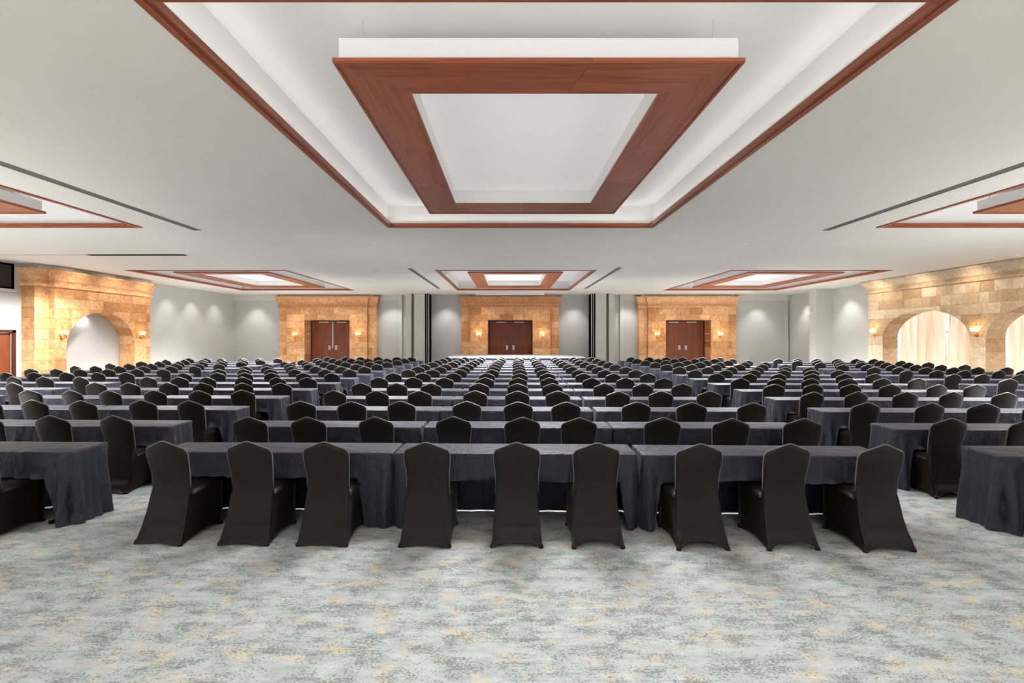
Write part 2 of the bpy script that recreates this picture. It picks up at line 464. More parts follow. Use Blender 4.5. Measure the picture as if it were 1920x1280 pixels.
# ------------------------------------------------------------------ coffers
def coffer(cx, cd, ly, label, lit):
    """cx, cd centre; 6.0 wide; ly long"""
    t = tag(empty('ceiling_coffer', (cx, cd, CEIL)), label, 'ceiling coffer', 'wood trimmed ceiling coffers')
    wx, wy = 3.0, ly / 2
    T = 4.89 - CEIL
    # recess
    mb = MB()
    ring = [(-wx, -wy), (wx, -wy), (wx, wy), (-wx, wy)]
    mb.add([(x, y, 0) for x, y in ring] + [(x, y, T) for x, y in ring],
           [(0, 1, 5, 4), (1, 2, 6, 5), (2, 3, 7, 6), (3, 0, 4, 7), (4, 5, 6, 7)])
    mb.build('recess', M['white'], t, recalc=False)
    # outer trim: mitred boards with a stepped lip
    def board(name, a, b, c, d, z0, z1, m):
        return MB().prism([a, b, c, d], z0, z1).build(name, m, t)
    o, i, st = 0.035, -0.075, -0.03
    def side(k, off):
        return {0: [(-wx - off, -wy - off), (wx + off, -wy - off)], 1: [(wx + off, -wy - off), (wx + off, wy + off)],
                2: [(wx + off, wy + off), (-wx - off, wy + off)], 3: [(-wx - off, wy + off), (-wx - off, -wy - off)]}[k]
    for k in range(4):
        a, b = side(k, o); c, d = side(k, st)[::-1]
        m = M['wood_x'] if k in (0, 2) else M['wood_y']
        tr = board('trim_board', a, b, c, d, -0.022, 0.0, m)
        a, b = side(k, st + 0.006); c, d = side(k, i)[::-1]
        MB().prism([a, b, c, d], -0.012, 0.065).build('inner_lip', m, tr)
    # hanging frame
    fx, fy0, fy1 = 1.895, -(wy - 0.91), wy - 1.07
    zb, zt = 4.45 - CEIL, 4.69 - CEIL
    ix, iy0, iy1 = fx - 0.59, fy0 + 0.585, fy1 - 0.66
    mb = MB()
    q = 0.045
    outer = [(-fx + q, fy0 + q), (fx - q, fy0 + q), (fx - q, fy1 - q), (-fx + q, fy1 - q)]
    inner = [(-ix, iy0), (ix, iy0), (ix, iy1), (-ix, iy1)]
    vs = [(x, y, z) for z in (zb + 0.03, zt) for x, y in outer] + [(x, y, z) for z in (zb + 0.03, zt) for x, y in inner]
    fs = [(k, (k + 1) % 4, 4 + (k + 1) % 4, 4 + k) for k in range(4)]
    fs += [(8 + k, 12 + k, 12 + (k + 1) % 4, 8 + (k + 1) % 4) for k in range(4)]
    fs += [(4 + k, 4 + (k + 1) % 4, 12 + (k + 1) % 4, 12 + k) for k in range(4)]
    mb.add(vs, fs).build('hanging_box', M['white'], t)
    MB().box(-ix - 0.005, ix + 0.005, iy0 - 0.005, iy1 + 0.005, zt + 0.045, zt + 0.06).build('tray', M['luminous'], t)
    mb = MB()
    r2 = [(-ix, iy0), (ix, iy0), (ix, iy1), (-ix, iy1)]
    mb.add([(x, y, zt - 0.002) for x, y in r2] + [(x, y, zt + 0.05) for x, y in r2], [(k, (k + 1) % 4, 4 + (k + 1) % 4, 4 + k) for k in range(4)])
    mb.build('tray_rim', M['white'], t)
    O = [(-fx, fy0), (fx, fy0), (fx, fy1), (-fx, fy1)]
    I = [(-ix + .008, iy0 + .008), (ix - .008, iy0 + .008), (ix - .008, iy1 - .008), (-ix + .008, iy1 - .008)]
    I = [(x * 0.994, y) for x, y in I]
    cuts = {0: [0, 0.63, 1], 1: [0, 0.34, 0.66, 1], 2: [0, 0.5, 1], 3: [0, 0.3, 0.62, 1]}
    for k in range(4):
        a, b, c, d = O[k], O[(k + 1) % 4], I[(k + 1) % 4], I[k]
        lp = lambda p, q_, s: (p[0] + (q_[0] - p[0]) * s, p[1] + (q_[1] - p[1]) * s)
        for s0, s1 in zip(cuts[k], cuts[k][1:]):
            e0 = 0.0006 if s0 > 0 else 0; e1 = 0.0006 if s1 < 1 else 0
            bd = MB().prism([lp(a, b, s0 + e0), lp(a, b, s1 - e1), lp(d, c, s1 - e1), lp(d, c, s0 + e0)], zb, zb + 0.03)
            bd.build('frame_board', M['wood_x'] if k in (0, 2) else M['wood_y'], t)
        # raised edge bead on the outer side of the frame
        n_in = lambda p, w: (p[0] - math.copysign(w, p[0]), p[1] - math.copysign(w, p[1]))
        A, B = n_in(a, -0.004), n_in(b, -0.004); C_, D = n_in(b, 0.032), n_in(a, 0.032)
        MB().prism([A, B, C_, D], zb - 0.012, zb + 0.035).build('edge_bead', M['wood_x'] if k in (0, 2) else M['wood_y'], t)
    # unseen fill strips added behind the trim lip, brightening only the big overhead coffer
    for sx, sy, w, h, rot in ((0, -1, 5.6, 0.03, (PI - PI / 4, 0, 0)), (0, 1, 5.6, 0.03, (PI + PI / 4, 0, 0)),
                              (-1, 0, 0.03, ly - 0.4, (0, PI + PI / 4, 0)), (1, 0, 0.03, ly - 0.4, (0, PI - PI / 4, 0))) if lit else ():
        l = area_light('fill_strip', (sx * (wx - 0.05), sy * (wy - 0.05), 0.085), w, h, STRIP_W * max(w, h), rot, (1.0, 0.98, 0.95), PI)
        l.parent = t
    for x in (-fx + 0.25, fx - 0.25):
        for y in (fy0 + 0.1, fy1 - 0.1):
            MB().box(x - .006, x + .006, y - .006, y + .006, zt - 0.02, T).build('hanger_rod', M['alu'], t)

_names = [['left-hand near', 'middle near', 'right-hand near'], ['left-hand far', 'middle far', 'right-hand far']]
_lab = [['wood-framed ceiling coffer cut off by the left picture edge', 'largest wood-framed ceiling coffer, overhead in the middle', 'wood-framed ceiling coffer cut off by the right picture edge'],
        ['wood-framed ceiling coffer far back before the left stone portal', 'wood-framed ceiling coffer far back before the middle stone portal', 'wood-framed ceiling coffer far back before the right stone portal']]
for j, (d0, d1) in enumerate(COFFER_D):
    for i, (x0, x1) in enumerate(COFFER_X):
        coffer((x0 + x1) / 2, (d0 + d1) / 2, d1 - d0, _lab[j][i], i == 1 and j == 0)

# ------------------------------------------------------------------ ceiling diffusers and track
def diffuser(x, d0, d1, label, w=0.13):
    t = tag(empty('air_diffuser', (x, (d0 + d1) / 2, CEIL)), label, 'air vent', 'linear ceiling diffusers')
    L = (d1 - d0) / 2
    MB().box(-w / 2, w / 2, -L, L, -0.004, -0.001).build('backing', M['ventdark'], t)
    for s in (-1, 1):
        MB().box(s * w / 2 - 0.012, s * w / 2 + 0.012, -L, L, -0.014, 0).build('side_rail', M['vent'], t)
    for x_ in (-0.022, 0.022):
        MB().box(x_ - 0.009, x_ + 0.009, -L, L, -0.012, -0.003).build('slat', M['vent'], t)
diffuser(-7.30, 3.6, 11.27, 'long slotted ceiling vent left of the overhead coffer')
diffuser(7.46, 3.6, 11.27, 'long slotted ceiling vent right of the overhead coffer')
diffuser(-3.62, 17.6, 25.2, 'short-looking slotted vent left of the far middle coffer')
diffuser(4.04, 17.4, 25.2, 'short-looking slotted vent right of the far middle coffer')
t = tag(empty('partition_track', (-11.36, 14.7, CEIL)), 'thin black partition track slot across the left ceiling', 'track')
MB().box(-1.50, 1.48, -0.08, 0.08, -0.012, -0.001).build('open_slot', M['black'], t)
MB().box(-5.2, -1.55, -0.012, 0.012, -0.006, -0.001).build('closed_rail', M['vent'], t)
# projection screen case over the middle portal
t = tag(empty('projection_screen', (0.1, 28.05, CEIL)), 'white projection screen case at the ceiling above the stage', 'screen')
MB().box(-2.0, 2.0, -0.10, 0.10, -0.10, -0.002).build('case', M['white'], t)
MB().box(-1.97, 1.97, -0.05, 0.05, -0.112, -0.10).build('slot', M['black'], t)

# ------------------------------------------------------------------ stone walls
class Frame:
    """u along the wall, v out into the room, z up"""
    def __init__(self, kind, base, origin):
        self.k, self.b, self.o = kind, base, origin
    def __call__(self, u, v, z):
        o = self.o
        if self.k == 'back':
            p = (u, self.b - v, z)
        elif self.k == 'left':
            p = (self.b + v, u, z)
        else:
            p = (self.b - v, u, z)
        return (p[0] - o[0], p[1] - o[1], p[2] - o[2])

def fprism(F, poly, v0, v1, name, mat, parent, bevel=0.0):
    """prism of a polygon in (u,z) between depths v0 and v1"""
    n = len(poly)
    mb = MB()
    vs = [F(u, v0, z) for u, z in poly] + [F(u, v1, z) for u, z in poly]
    fs = [tuple(range(n))[::-1], tuple(range(n, 2 * n))] + [(i, (i + 1) % n, n + (i + 1) % n, n + i) for i in range(n)]
    return mb.add(vs, fs).build(name, mat, parent)

class Arch:
    def __init__(self, uc, hw, spring, rise):
        self.uc, self.hw, self.s, self.r = uc, hw, spring, rise
    def z(self, u):
        a = (u - self.uc) / self.hw
        return 0.0 if abs(a) >= 1 else self.s + self.r * math.sqrt(1 - a * a)

def course_blocks(u0, u1, z0, z1, holes, rnd, ch=0.40, lmin=0.5, lmax=0.95, breaks=()):
    """yield block polygons (u,z) of running courses, cut by rectangular holes and arches"""
    rows = max(1, round((z1 - z0) / ch)); h = (z1 - z0) / rows
    for r in range(rows):
        za, zb = z0 + r * h, z0 + (r + 1) * h
        cuts = [u0, u1] + [b for b in breaks if u0 < b < u1]
        for q in holes:
            if isinstance(q, Arch):
                cuts += [q.uc]
                if za < q.s:
                    cuts += [q.uc - q.hw, q.uc + q.hw]
            elif za < q[2] - 0.02:
                cuts += [q[0], q[1]]
        cuts = sorted(set(c for c in cuts if u0 <= c <= u1))
        fine = []
        for a, b in zip(cuts, cuts[1:]):
            n = max(1, round((b - a) / rnd.uniform(lmin, lmax)))
            ws = [rnd.uniform(0.75, 1.25) for _ in range(n)]
            s = sum(ws); x = a
            for w in ws:
                fine.append((x, x + (b - a) * w / s)); x += (b - a) * w / s
        for a, b in fine:
            m = (a + b) / 2
            skip = False; lo = za; arch = None
            for q in holes:
                if isinstance(q, Arch):
                    if a < q.uc + q.hw - 1e-6 and b > q.uc - q.hw + 1e-6:
                        arch = q
                elif q[0] - 1e-6 <= a and b <= q[1] + 1e-6 and za < q[2]:
                    if zb <= q[2] + 0.02:
                        skip = True
                    else:
                        lo = max(lo, q[2])
            if skip:
                continue
            if arch is None:
                yield [(a, lo), (b, lo), (b, zb), (a, zb)]
            else:
                N = 10
                us = [a + (b - a) * k / N for k in range(N + 1)]
                if arch.z(us[0] + 1e-5) >= zb and arch.z(us[-1] - 1e-5) >= zb:
                    continue
                if za < arch.s and arch.uc - arch.hw <= m <= arch.uc + arch.hw and zb <= arch.s:
                    continue
                # keep the u range where the arch stays under the course top
                f = lambda u: arch.z(u) if abs((u - arch.uc) / arch.hw) < 1 else 0.0
                ok = [u for u in us if f(u) < zb - 1e-4]
                if not ok:
                    continue
                ua, ub = min(ok), max(ok)
                # refine the cut end
                if f(b) >= zb:
                    l_, r_ = ub, b
                    for _ in range(20):
                        mm = (l_ + r_) / 2
                        if f(mm) < zb: l_ = mm
                        else: r_ = mm
                    ub = l_
                if f(a) >= zb:
                    l_, r_ = a, ua
                    for _ in range(20):
                        mm = (l_ + r_) / 2
                        if f(mm) < zb: r_ = mm
                        else: l_ = mm
                    ua = r_
                if ub - ua < 0.03:
                    continue
                pts = [(ua + (ub - ua) * k / 8) for k in range(9)]
                low = [(u, max(za, f(u))) for u in pts]
                if max(zb - z for _, z in low) < 0.03:
                    continue
                if all(abs(z - za) < 1e-5 for _, z in low):
                    low = [low[0], low[-1]]
                top = [(ub, zb), (ua, zb)]
                poly = low + [p for p in top if abs(p[1] - (low[-1][1] if p[0] == ub else low[0][1])) > 1e-4]
                yield poly

def shrink(poly, g):
    cu = sum(p[0] for p in poly) / len(poly); cz = sum(p[1] for p in poly) / len(poly)
    du = max(p[0] for p in poly) - min(p[0] for p in poly); dz = max(p[1] for p in poly) - min(p[1] for p in poly)
    su, sz = max(0.5, 1 - 2 * g / du), max(0.5, 1 - 2 * g / dz)
    mu = (max(p[0] for p in poly) + min(p[0] for p in poly)) / 2; mz = (max(p[1] for p in poly) + min(p[1] for p in poly)) / 2
    return [(mu + (u - mu) * su, mz + (z - mz) * sz) for u, z in poly]

def lay(F, blocks, v_face, parent, mat, rnd, depth=0.10, gap=0.0035):
    core = MB()
    for poly in blocks:
        v = v_face + rnd.uniform(-0.004, 0.004)
        fprism(F, shrink(poly, gap), v - depth, v, 'stone_block', mat, parent)
        n = len(poly)
        core.add([F(u, v_face - 0.012, z) for u, z in poly], [tuple(range(n))])
    core.build('mortar_bed', M['stone_joint'], parent, recalc=False)

def sweep(F, path, prof, name, mat, parent):
    """profile (offset out, z) swept along a plan path (u, v); the outside lies to the right of travel reversed: uses miters"""
    n = len(path)
    rows = []
    for i, (u, v) in enumerate(path):
        ns = []
        for a, b in ((i - 1, i), (i, i + 1)):
            if a < 0 or b >= n: continue
            du, dv = path[b][0] - path[a][0], path[b][1] - path[a][1]
            l = math.hypot(du, dv)
            ns.append((-dv / l, du / l))
        if len(ns) == 2:
            mx, my = ns[0][0] + ns[1][0], ns[0][1] + ns[1][1]
            k = 2.0 / (mx * mx + my * my)
            mu, mv = mx * k, my * k
        else:
            mu, mv = ns[0]
        rows.append([F(u + mu * o, v + mv * o, z) for o, z in prof])
    mb = MB().grid(rows)
    return mb.build(name, mat, parent, recalc=True)

def cornice(F, path, z0, z1, mat, parent, proj=0.16):
    h = z1 - z0
    sweep(F, path, [(0, z0), (0.05, z0), (0.065, z0 + 0.03), (0.065, z0 + 0.09), (0.045, z0 + 0.10), (0.045, z0 + 0.125), (0.0, z0 + 0.13)], 'architrave', mat, parent)
    sweep(F, path, [(0.02, z0 + 0.125), (0.02, z0 + 0.30 * h + 0.05)], 'frieze', mat, parent)
    a = z0 + 0.30 * h + 0.04
    pr = [(0.0, a), (0.05, a), (0.05, a + 0.03)]
    for k in range(9):
        s = k / 8
        pr.append((0.06 + (proj - 0.07) * (s ** 1.7), a + 0.03 + (z1 - 0.08 - a - 0.03) * s))
    pr += [(proj + 0.02, z1 - 0.075), (proj + 0.02, z1), (-0.1, z1)]
    sweep(F, path, pr, 'crown_moulding', mat, parent)

def portal(cx, label, idx):
    t = tag(empty('stone_portal', (cx, PFACE, 0)), label, 'doorway', 'stone door portals on the end wall')
    F = Frame('back', PFACE, (cx, PFACE, 0))
    rnd = random.Random(40 + idx)
    W, P = 5.84 / 2, 0.52
    ZC = 3.64
    main = (cx - W + P, cx + W - P)
    hole = (cx - OPEN_W / 2, cx + OPEN_W / 2, OPEN_H)
    lay(F, list(course_blocks(main[0], main[1], 0, ZC, [(hole[0], hole[1], OPEN_H)], rnd, 0.41)), 0.0, t, M['stone'], rnd)
    for a, b in ((cx - W, main[0]), (main[1], cx + W)):
        lay(F, list(course_blocks(a, b, 0, ZC, [], rnd, 0.41, 0.3, 0.8)), -0.13, t, M['stone'], rnd)
    # reveals of the opening
    def reveal(poly3, name='reveal_slab'):
        MB().add([F(*p) for p in poly3], [(0, 1, 2, 3)]).build(name, M['stone'], t)
    for u in hole[:2]:
        for k in range(7):
            z0, z1 = k * OPEN_H / 7, (k + 1) * OPEN_H / 7 - 0.006
            s = 1 if u > cx else -1
            mb = MB()
            us = sorted((u - s * 0.004, u + s * 0.10))
            lo, hi = F(us[0], 0, 0), F(us[1], 0, 0)
            mb.box(lo[0], hi[0], 0.0, 1.06, z0, z1).build('reveal_slab', M['stone'], t)
    lo, hi = F(hole[0], 0, 0)[0], F(hole[1], 0, 0)[0]
    for k in range(4):
        a, b = lo + (hi - lo) * k / 4, lo + (hi - lo) * (k + 1) / 4 - 0.006
        MB().box(a, b, 0.0, 1.06, OPEN_H - 0.004, OPEN_H + 0.09).build('soffit_slab', M['stone'], t)
    # sides back to the wall
    for s in (-1, 1):
        a = s * W
        MB().add([(a, 0.13, 0), (a, BY - PFACE + 0.02, 0), (a, BY - PFACE + 0.02, ZC), (a, 0.13, ZC)], [(0, 1, 2, 3)]).build('side_slab', M['stone'], t)
        b = s * (W - P)
        MB().add([(b, 0.0, 0), (b, 0.2, 0), (b, 0.2, ZC), (b, 0.0, ZC)], [(0, 1, 2, 3)]).build('return_slab', M['stone'], t)
    back = -(BY - PFACE)
    path = [(cx - W, back), (cx - W, -0.13), (main[0], -0.13), (main[0], 0.0), (main[1], 0.0), (main[1], -0.13), (cx + W, -0.13), (cx + W, back)]
    cornice(F, path, ZC, 4.30, M['stone'], t)
    MB().box(-W + 0.1, W - 0.1, 0.05, BY - PFACE, 4.28, CEIL - 0.003).build('plaster_cap', M['trimw'], t)
    return t

portal(PORTALS[0], 'golden stone door surround on the left of the end wall', 0)
portal(PORTALS[1], 'golden stone door surround behind the stage', 1)
portal(PORTALS[2], 'golden stone door surround on the right of the end wall', 2)

def double_door(cx, n, label, gap_strip):
    t = empty('door_%d' % n, (cx, 29.66, 0))
    tag(t, label, 'door', None, 'structure')
    w, h = OPEN_W / 2, OPEN_H
    fr = 0.07
    for s in (-1, 1):
        a, b = sorted((s * w, s * (w - fr)))
        MB().box(a, b, -0.10, 0.05, 0, h).build('jamb', M['frame_dark'], t)
    MB().box(-w + fr, w - fr, -0.10, 0.05, h - fr, h).build('head', M['frame_dark'], t)
    for s in (-1, 1):
        a, b = sorted((s * (w - fr - 0.004), s * 0.004))
        leaf = MB().box(a, b, -0.06, -0.01, 0.01, h - fr - 0.004).build('door_leaf', M['wood_z'], t)
        c = s * 0.20
        MB().box(c - 0.065, c + 0.065, -0.068, -0.06, 1.08, 1.36).build('push_plate', M['steel'], leaf)
        MB().tube([(c - 0.02 * s, -0.068, 1.12), (c - 0.02 * s, -0.115, 1.13), (c - 0.02 * s, -0.115, 1.31), (c - 0.02 * s, -0.068, 1.32)], 0.012).build('pull_handle', M['steel'], leaf)
        MB().box(s * 0.55 - 0.3, s * 0.55 + 0.3, -0.10, -0.06, h - fr - 0.07, h - fr - 0.01).build('door_closer', M['alu'], leaf)
    if gap_strip:
        MB().box(-0.028, 0.028, -0.075, -0.06, 1.2, h - fr).build('gap_light_strip', M['alu'], t)  # pale strip painted in for light through the gap between the leaves
    MB().box(-w, w, 0.045, 0.055, 0, h).build('backing', M['black'], t)
double_door(PORTALS[0], 1, 'brown wooden double door in the left stone portal', True)
double_door(PORTALS[1], 2, 'brown wooden double door behind the stage', False)
double_door(PORTALS[2], 3, 'brown wooden double door in the right stone portal', False)

def arch_wall(side, wall_x, face, u0, u1, pil, arches, z0c, z1c, depth, label, name, mat, seed):
    """pil: width of the end pilasters, set back; face: distance of the main face from wall_x"""
    ox = wall_x + (face if side == 'left' else -face)
    t = tag(empty(name, (wall_x, (u0 + u1) / 2, 0)), label, 'stone arch')
    F0 = Frame(side, wall_x, (wall_x, (u0 + u1) / 2, 0))
    F = lambda u, v, z: F0(u, v + face, z)
    rnd = random.Random(seed)
    set_back = 0.2
    m0, m1 = u0 + pil, u1 - pil
    lay(F, list(course_blocks(m0, m1, 0, z0c, arches, rnd, 0.37, 0.45, 0.9)), 0.0, t, mat, rnd)
    for a, b in ((u0, m0), (m1, u1)):
        if pil > 0:
            lay(F, list(course_blocks(a, b, 0, z0c, [], rnd, 0.37, 0.25, 0.6)), -set_back, t, mat, rnd)
    # near end face and step
    def slab_face(u, v0, v1, nm):
        k = max(1, round(z0c / 0.37))
        for q in range(k):
            za, zb = q * z0c / k, (q + 1) * z0c / k - 0.006
            mb = MB()
            a, b = F(u, v0, za), F(u + 0.05, v1, zb)
            mb.box(min(a[0], b[0]), max(a[0], b[0]), min(a[1], b[1]), max(a[1], b[1]), za, zb).build(nm, mat, t)
    if pil > 0:
        slab_face(u0 - 0.002, -face, -set_back - 0.005, 'end_slab')
        slab_face(m0 - 0.002, -set_back, -0.005, 'return_slab')
        slab_face(m1 - 0.05, -set_back, -0.005, 'return_slab')
        slab_face(u1 - 0.048, -face, -set_back - 0.005, 'end_slab')
    # intrados stones
    for A in arches:
        pts = []
        nv = 11
        for k in range(nv + 1):
            th = PI - PI * k / nv
            pts.append((A.uc + A.hw * math.cos(th), A.s + A.r * math.sin(th)))
        for k in range(nv):
            p, q = pts[k], pts[k + 1]
            out = lambda c: (c[0] + (c[0] - A.uc) * 0.05, c[1] + 0.06)
            sub = []
            for j in range(4):
                th = PI - PI * (k + j / 3 * 0.985) / nv
                sub.append((A.uc + A.hw * math.cos(th), A.s + A.r * math.sin(th)))
            poly = sub + [out(c) for c in sub[::-1]]
            fprism(F, poly, -depth, -0.006, 'voussoir', mat, t)
        for s in (-1, 1):
            ue = A.uc + s * A.hw
            us = sorted((ue + s * 0.05, ue + s * 0.12))
            fprism(F, [(us[0], 0), (us[1], 0), (us[1], A.s + 0.1), (us[0], A.s + 0.1)], -depth + 0.003, -0.02, 'mortar_bed', M['stone_joint'], t)
            k = max(1, round(A.s / 0.45))
            for q in range(k):
                za, zb = q * A.s / k, (q + 1) * A.s / k - 0.006
                us = sorted((ue, ue + s * 0.08))
                fprism(F, [(us[0], za), (us[1], za), (us[1], zb), (us[0], zb)], -depth, -0.006, 'jamb_slab', mat, t)
    # cornice path
    if side == 'left':
        path = [(u0, -face), (u0, -set_back), (m0, -set_back), (m0, 0), (m1, 0), (m1, -set_back), (u1, -set_back), (u1, -face)]
    else:
        path = [(u0, -face), (u0, 0), (u1, 0), (u1, -face)]
    cornice(F, path, z0c, z1c, mat, t, 0.17 if side == 'left' else 0.22)
    v0, v1 = F(u0 + 0.05, -face, 0), F(u1 - 0.05, -0.12, 0)
    MB().box(min(v0[0], v1[0]), max(v0[0], v1[0]), min(v0[1], v1[1]), max(v0[1], v1[1]), z1c - 0.03, CEIL - 0.003).build('plaster_cap', M['trimw'], t)
    return t

# left: blind arch with plaster niche
LFACE = 0.65
A_L = Arch(18.97, 1.575, 1.58, 1.28)
arch_wall('left', LX, LFACE, 16.41, 21.73, 0.52, [A_L], 3.66, 4.26, LFACE - 0.02,
          'golden stone wall with a blind arch on the left side', 'stone_arch_wall', M['stone'], 91)
# right: two arched windows
RFACE = 0.5
A_R1 = Arch(19.16, 1.99, 1.84, 1.13)
A_R2 = Arch(14.60, 1.99, 1.84, 1.13)
arch_wall('right', RX, RFACE, 11.7, 22.0, 0.0, [A_R1, A_R2], 3.86, 4.40, 0.66,
          'pale stone wall with two curtained arches on the right side', 'stone_arch_wall', M['stone_pale'], 92)
# wall thickness behind the right stone so daylight only enters through the arches
def arch_backing(A, n):
    w = empty('window_%d' % n, (RX + 0.66, A.uc, 0))
    tag(w, ['arched window behind cream curtains between the right-hand wall lamps', 'arched window cut off by the right picture edge'][n - 1], 'window', None, 'structure')
    X = lambda x: x - (RX + 0.45)
    for k in range(5):
        y = -2.1 + 4.2 * k / 4
        MB().box(-0.03, 0.03, y - 0.035, y + 0.035, 0, 3.2).build('mullion', M['trimw'], w)
    for z in (0.03, 1.05, 2.1, 3.17):
        MB().box(-0.03, 0.03, -2.14, 2.14, z - 0.03, z + 0.03).build('transom_bar', M['trimw'], w)
    for k in range(4):
        for z0, z1 in ((0.06, 1.02), (1.08, 2.07), (2.13, 3.14)):
            y0 = -2.1 + 4.2 * k / 4 + 0.035; y1 = y0 + 4.2 / 4 - 0.07
            MB().box(-0.004, 0.004, y0, y1, z0, z1).build('pane', M['glass'], w)
    # curtains
    rnd = random.Random(300 + n)
    spans = [(A.uc + 1.93, A.uc - 0.30, 0.0, 'farther'), (A.uc - 0.16, A.uc - 2.02, 0.10, 'nearer')]
    for ya, yb, dx, which in spans:
        mb = MB(); N = 150
        f1, f2, ph = rnd.uniform(13, 17), rnd.uniform(26, 33), rnd.uniform(0, 6)
        rows = []
        for zi in range(9):
            z = 0.03 + (3.10 - 0.03) * zi / 8
            row = []
            for k in range(N + 1):
                s = k / N
                y = ya + (yb - ya) * s
                y += (0.03 * (1 - zi / 8)) * math.sin(5 * s * PI + ph)
                if which == 'nearer':
                    y -= 0.34 * (zi / 8) ** 3 * (1 - s) ** 3     # top corner pulled aside
                else:
                    y += 0.05 * (zi / 8) * (1 - s) ** 3
                am = 0.10 + 0.035 * math.sin(s * 9 + ph)
                x = RX + 0.27 + dx + am * math.sin(s * abs(ya - yb) * f1 + ph + 0.5 * math.sin(zi * .6)) + 0.018 * math.sin(s * abs(ya - yb) * f2 + 2 * ph)
                row.append((x, y, z))
            rows.append(row)
        o = mb.grid(rows).build('curtain', M['curtain'], None, True, False)
        tag(o, '%s cream curtain panel in the %s arch' % (which, ['fully visible right-hand', 'cut-off right-hand'][n - 1]), 'curtain', 'cream arch curtains')
arch_backing(A_R1, 1)
arch_backing(A_R2, 2)

# left-hand single door and control booth window
t = empty('door_4', (LX, 15.0, 0))
tag(t, 'reddish wooden door at the left picture edge', 'door', None, 'structure')
for y0, y1 in ((-1.12, -1.02), (1.08, 1.20)):
    MB().box(-0.12, 0.04, y0, y1, 0, 2.14).build('jamb', M['frame_dark'], t)
MB().box(-0.12, 0.04, -1.12, 1.20, 2.04, 2.14).build('head', M['frame_dark'], t)
for y0, y1 in ((-1.015, 0.027), (0.033, 1.075)):
    lf = MB().box(-0.08, -0.03, y0, y1, 0.01, 2.035).build('door_leaf', M['wood_z'], t)
    c = y0 + 0.12 if y0 > 0 else y1 - 0.12
    MB().box(-0.03, -0.022, c - 0.05, c + 0.05, 0.95, 1.2).build('push_plate', M['steel'], lf)
t = empty('window_3', (LX, 14.4, 3.9))
tag(t, 'dark control booth window high on the left wall', 'window', None, 'structure')
MB().box(-1.2, -0.0, -1.8, 1.75, -0.42, 0.46).build('booth_room', M['boothin'], t).data.flip_normals()
for a, b, c, d in ((-1.8, 1.75, -0.40, -0.34), (-1.8, 1.75, 0.40, 0.46), (1.69, 1.75, -0.34, 0.40), (-0.03, 0.03, -0.34, 0.40), (-1.8, -1.74, -0.34, 0.40)):
    MB().box(-0.06, 0.03, a, b, c, d).build('window_frame', M['black'], t)
for a, b in ((-1.74, -0.03), (0.03, 1.69)):
    MB().box(-0.03, -0.02, a, b, -0.34, 0.40).build('pane', M['darkglass'], t)
MB().box(-0.02, 0.09, -1.85, 1.82, -0.48, -0.40).build('sill', M['trimw'], t)

# ------------------------------------------------------------------ wall lamps
def sconce_meshes():
    d = {}
    mb = MB()
    d['backplate'] = MB().grid([[(0.045 * s * math.cos(2 * PI * k / 14), -0.012 * (1 - s) - 0.004, 0.085 * s * math.sin(2 * PI * k / 14) - 0.16) for k in range(14)] for s in (1.0, 0.8, 0.4, 0.02)], True).mesh('backplate', M['brass'], True)
    # scrolled arms: from the plate down and up to the cups
    def arm(s):
        p = []
        for k in range(15):
            th = -PI / 2 - 0.3 + k / 14 * (PI + 0.6)
            p.append((s * (0.02 + 0.055 * (1 + math.sin(th)) * 0.9), -0.03 - 0.07 * k / 14, -0.15 - 0.055 * math.cos(th) * (1 if k < 8 else 1.0)))
        p.append((s * 0.085, -0.10, -0.06))
        return p
    d['arm_l'] = MB().tube(arm(-1), 0.009).mesh('arm', M['brass'], True)
    d['arm_r'] = MB().tube(arm(1), 0.009).mesh('arm', M['brass'], True)
    curl = [(0.05 * (1 - k / 26) * math.cos(k * 0.45 + 1.2), -0.075, -0.19 + 0.05 * (1 - k / 26) * math.sin(k * 0.45 + 1.2)) for k in range(24)]
    d['scroll'] = MB().tube(curl, 0.008).mesh('scroll', M['brass'], True)
    loop = [(0.05 * math.sin(k / 18 * 2 * PI) * (0.55 + 0.45 * math.cos(k / 18 * PI) ** 2), -0.03 - 0.02 * math.sin(k / 18 * PI), 0.10 - 0.16 * math.cos(k / 18 * 2 * PI)) for k in range(19)]
    d['loop'] = MB().tube(loop, 0.008).mesh('loop', M['brass'], True)
    d['shade'] = MB().lathe([(0.022, -0.05), (0.045, -0.03), (0.060, 0.0), (0.062, 0.03), (0.055, 0.055), (0.064, 0.07)], n=14).mesh('shade', M['lamp'], True)
    d['bulb'] = MB().lathe([(0.002, -0.03), (0.02, -0.01), (0.024, 0.015), (0.015, 0.04), (0.002, 0.05)], n=10).mesh('bulb', M['lamp'], True)
    return d
SCM = sconce_meshes()

def sconce(loc, rz, label, tilt=0.0, power=3.5):
    t = tag(empty('wall_sconce', loc, rz), label, 'wall lamp', 'brass twin wall lamps')
    link('backplate', SCM['backplate'], t)
    for k, s in (('arm_l', -1), ('arm_r', 1)):
        link('arm', SCM[k], t)
        sh = link('shade', SCM['shade'], t)
        sh.location = (s * 0.085, -0.10, 0.0 + s * tilt)
        link('bulb', SCM['bulb'], sh)
    link('scroll', SCM['scroll'], t)
    link('loop', SCM['loop'], t)
    l = bpy.data.lights.new('sconce_glow', 'POINT')
    l.energy = power; l.color = (1.0, 0.74, 0.42); l.shadow_soft_size = 0.06
    lo = bpy.data.objects.new('sconce_glow', l); COL.objects.link(lo)
    lo.parent = t; lo.location = (0, -0.22, 0.06)

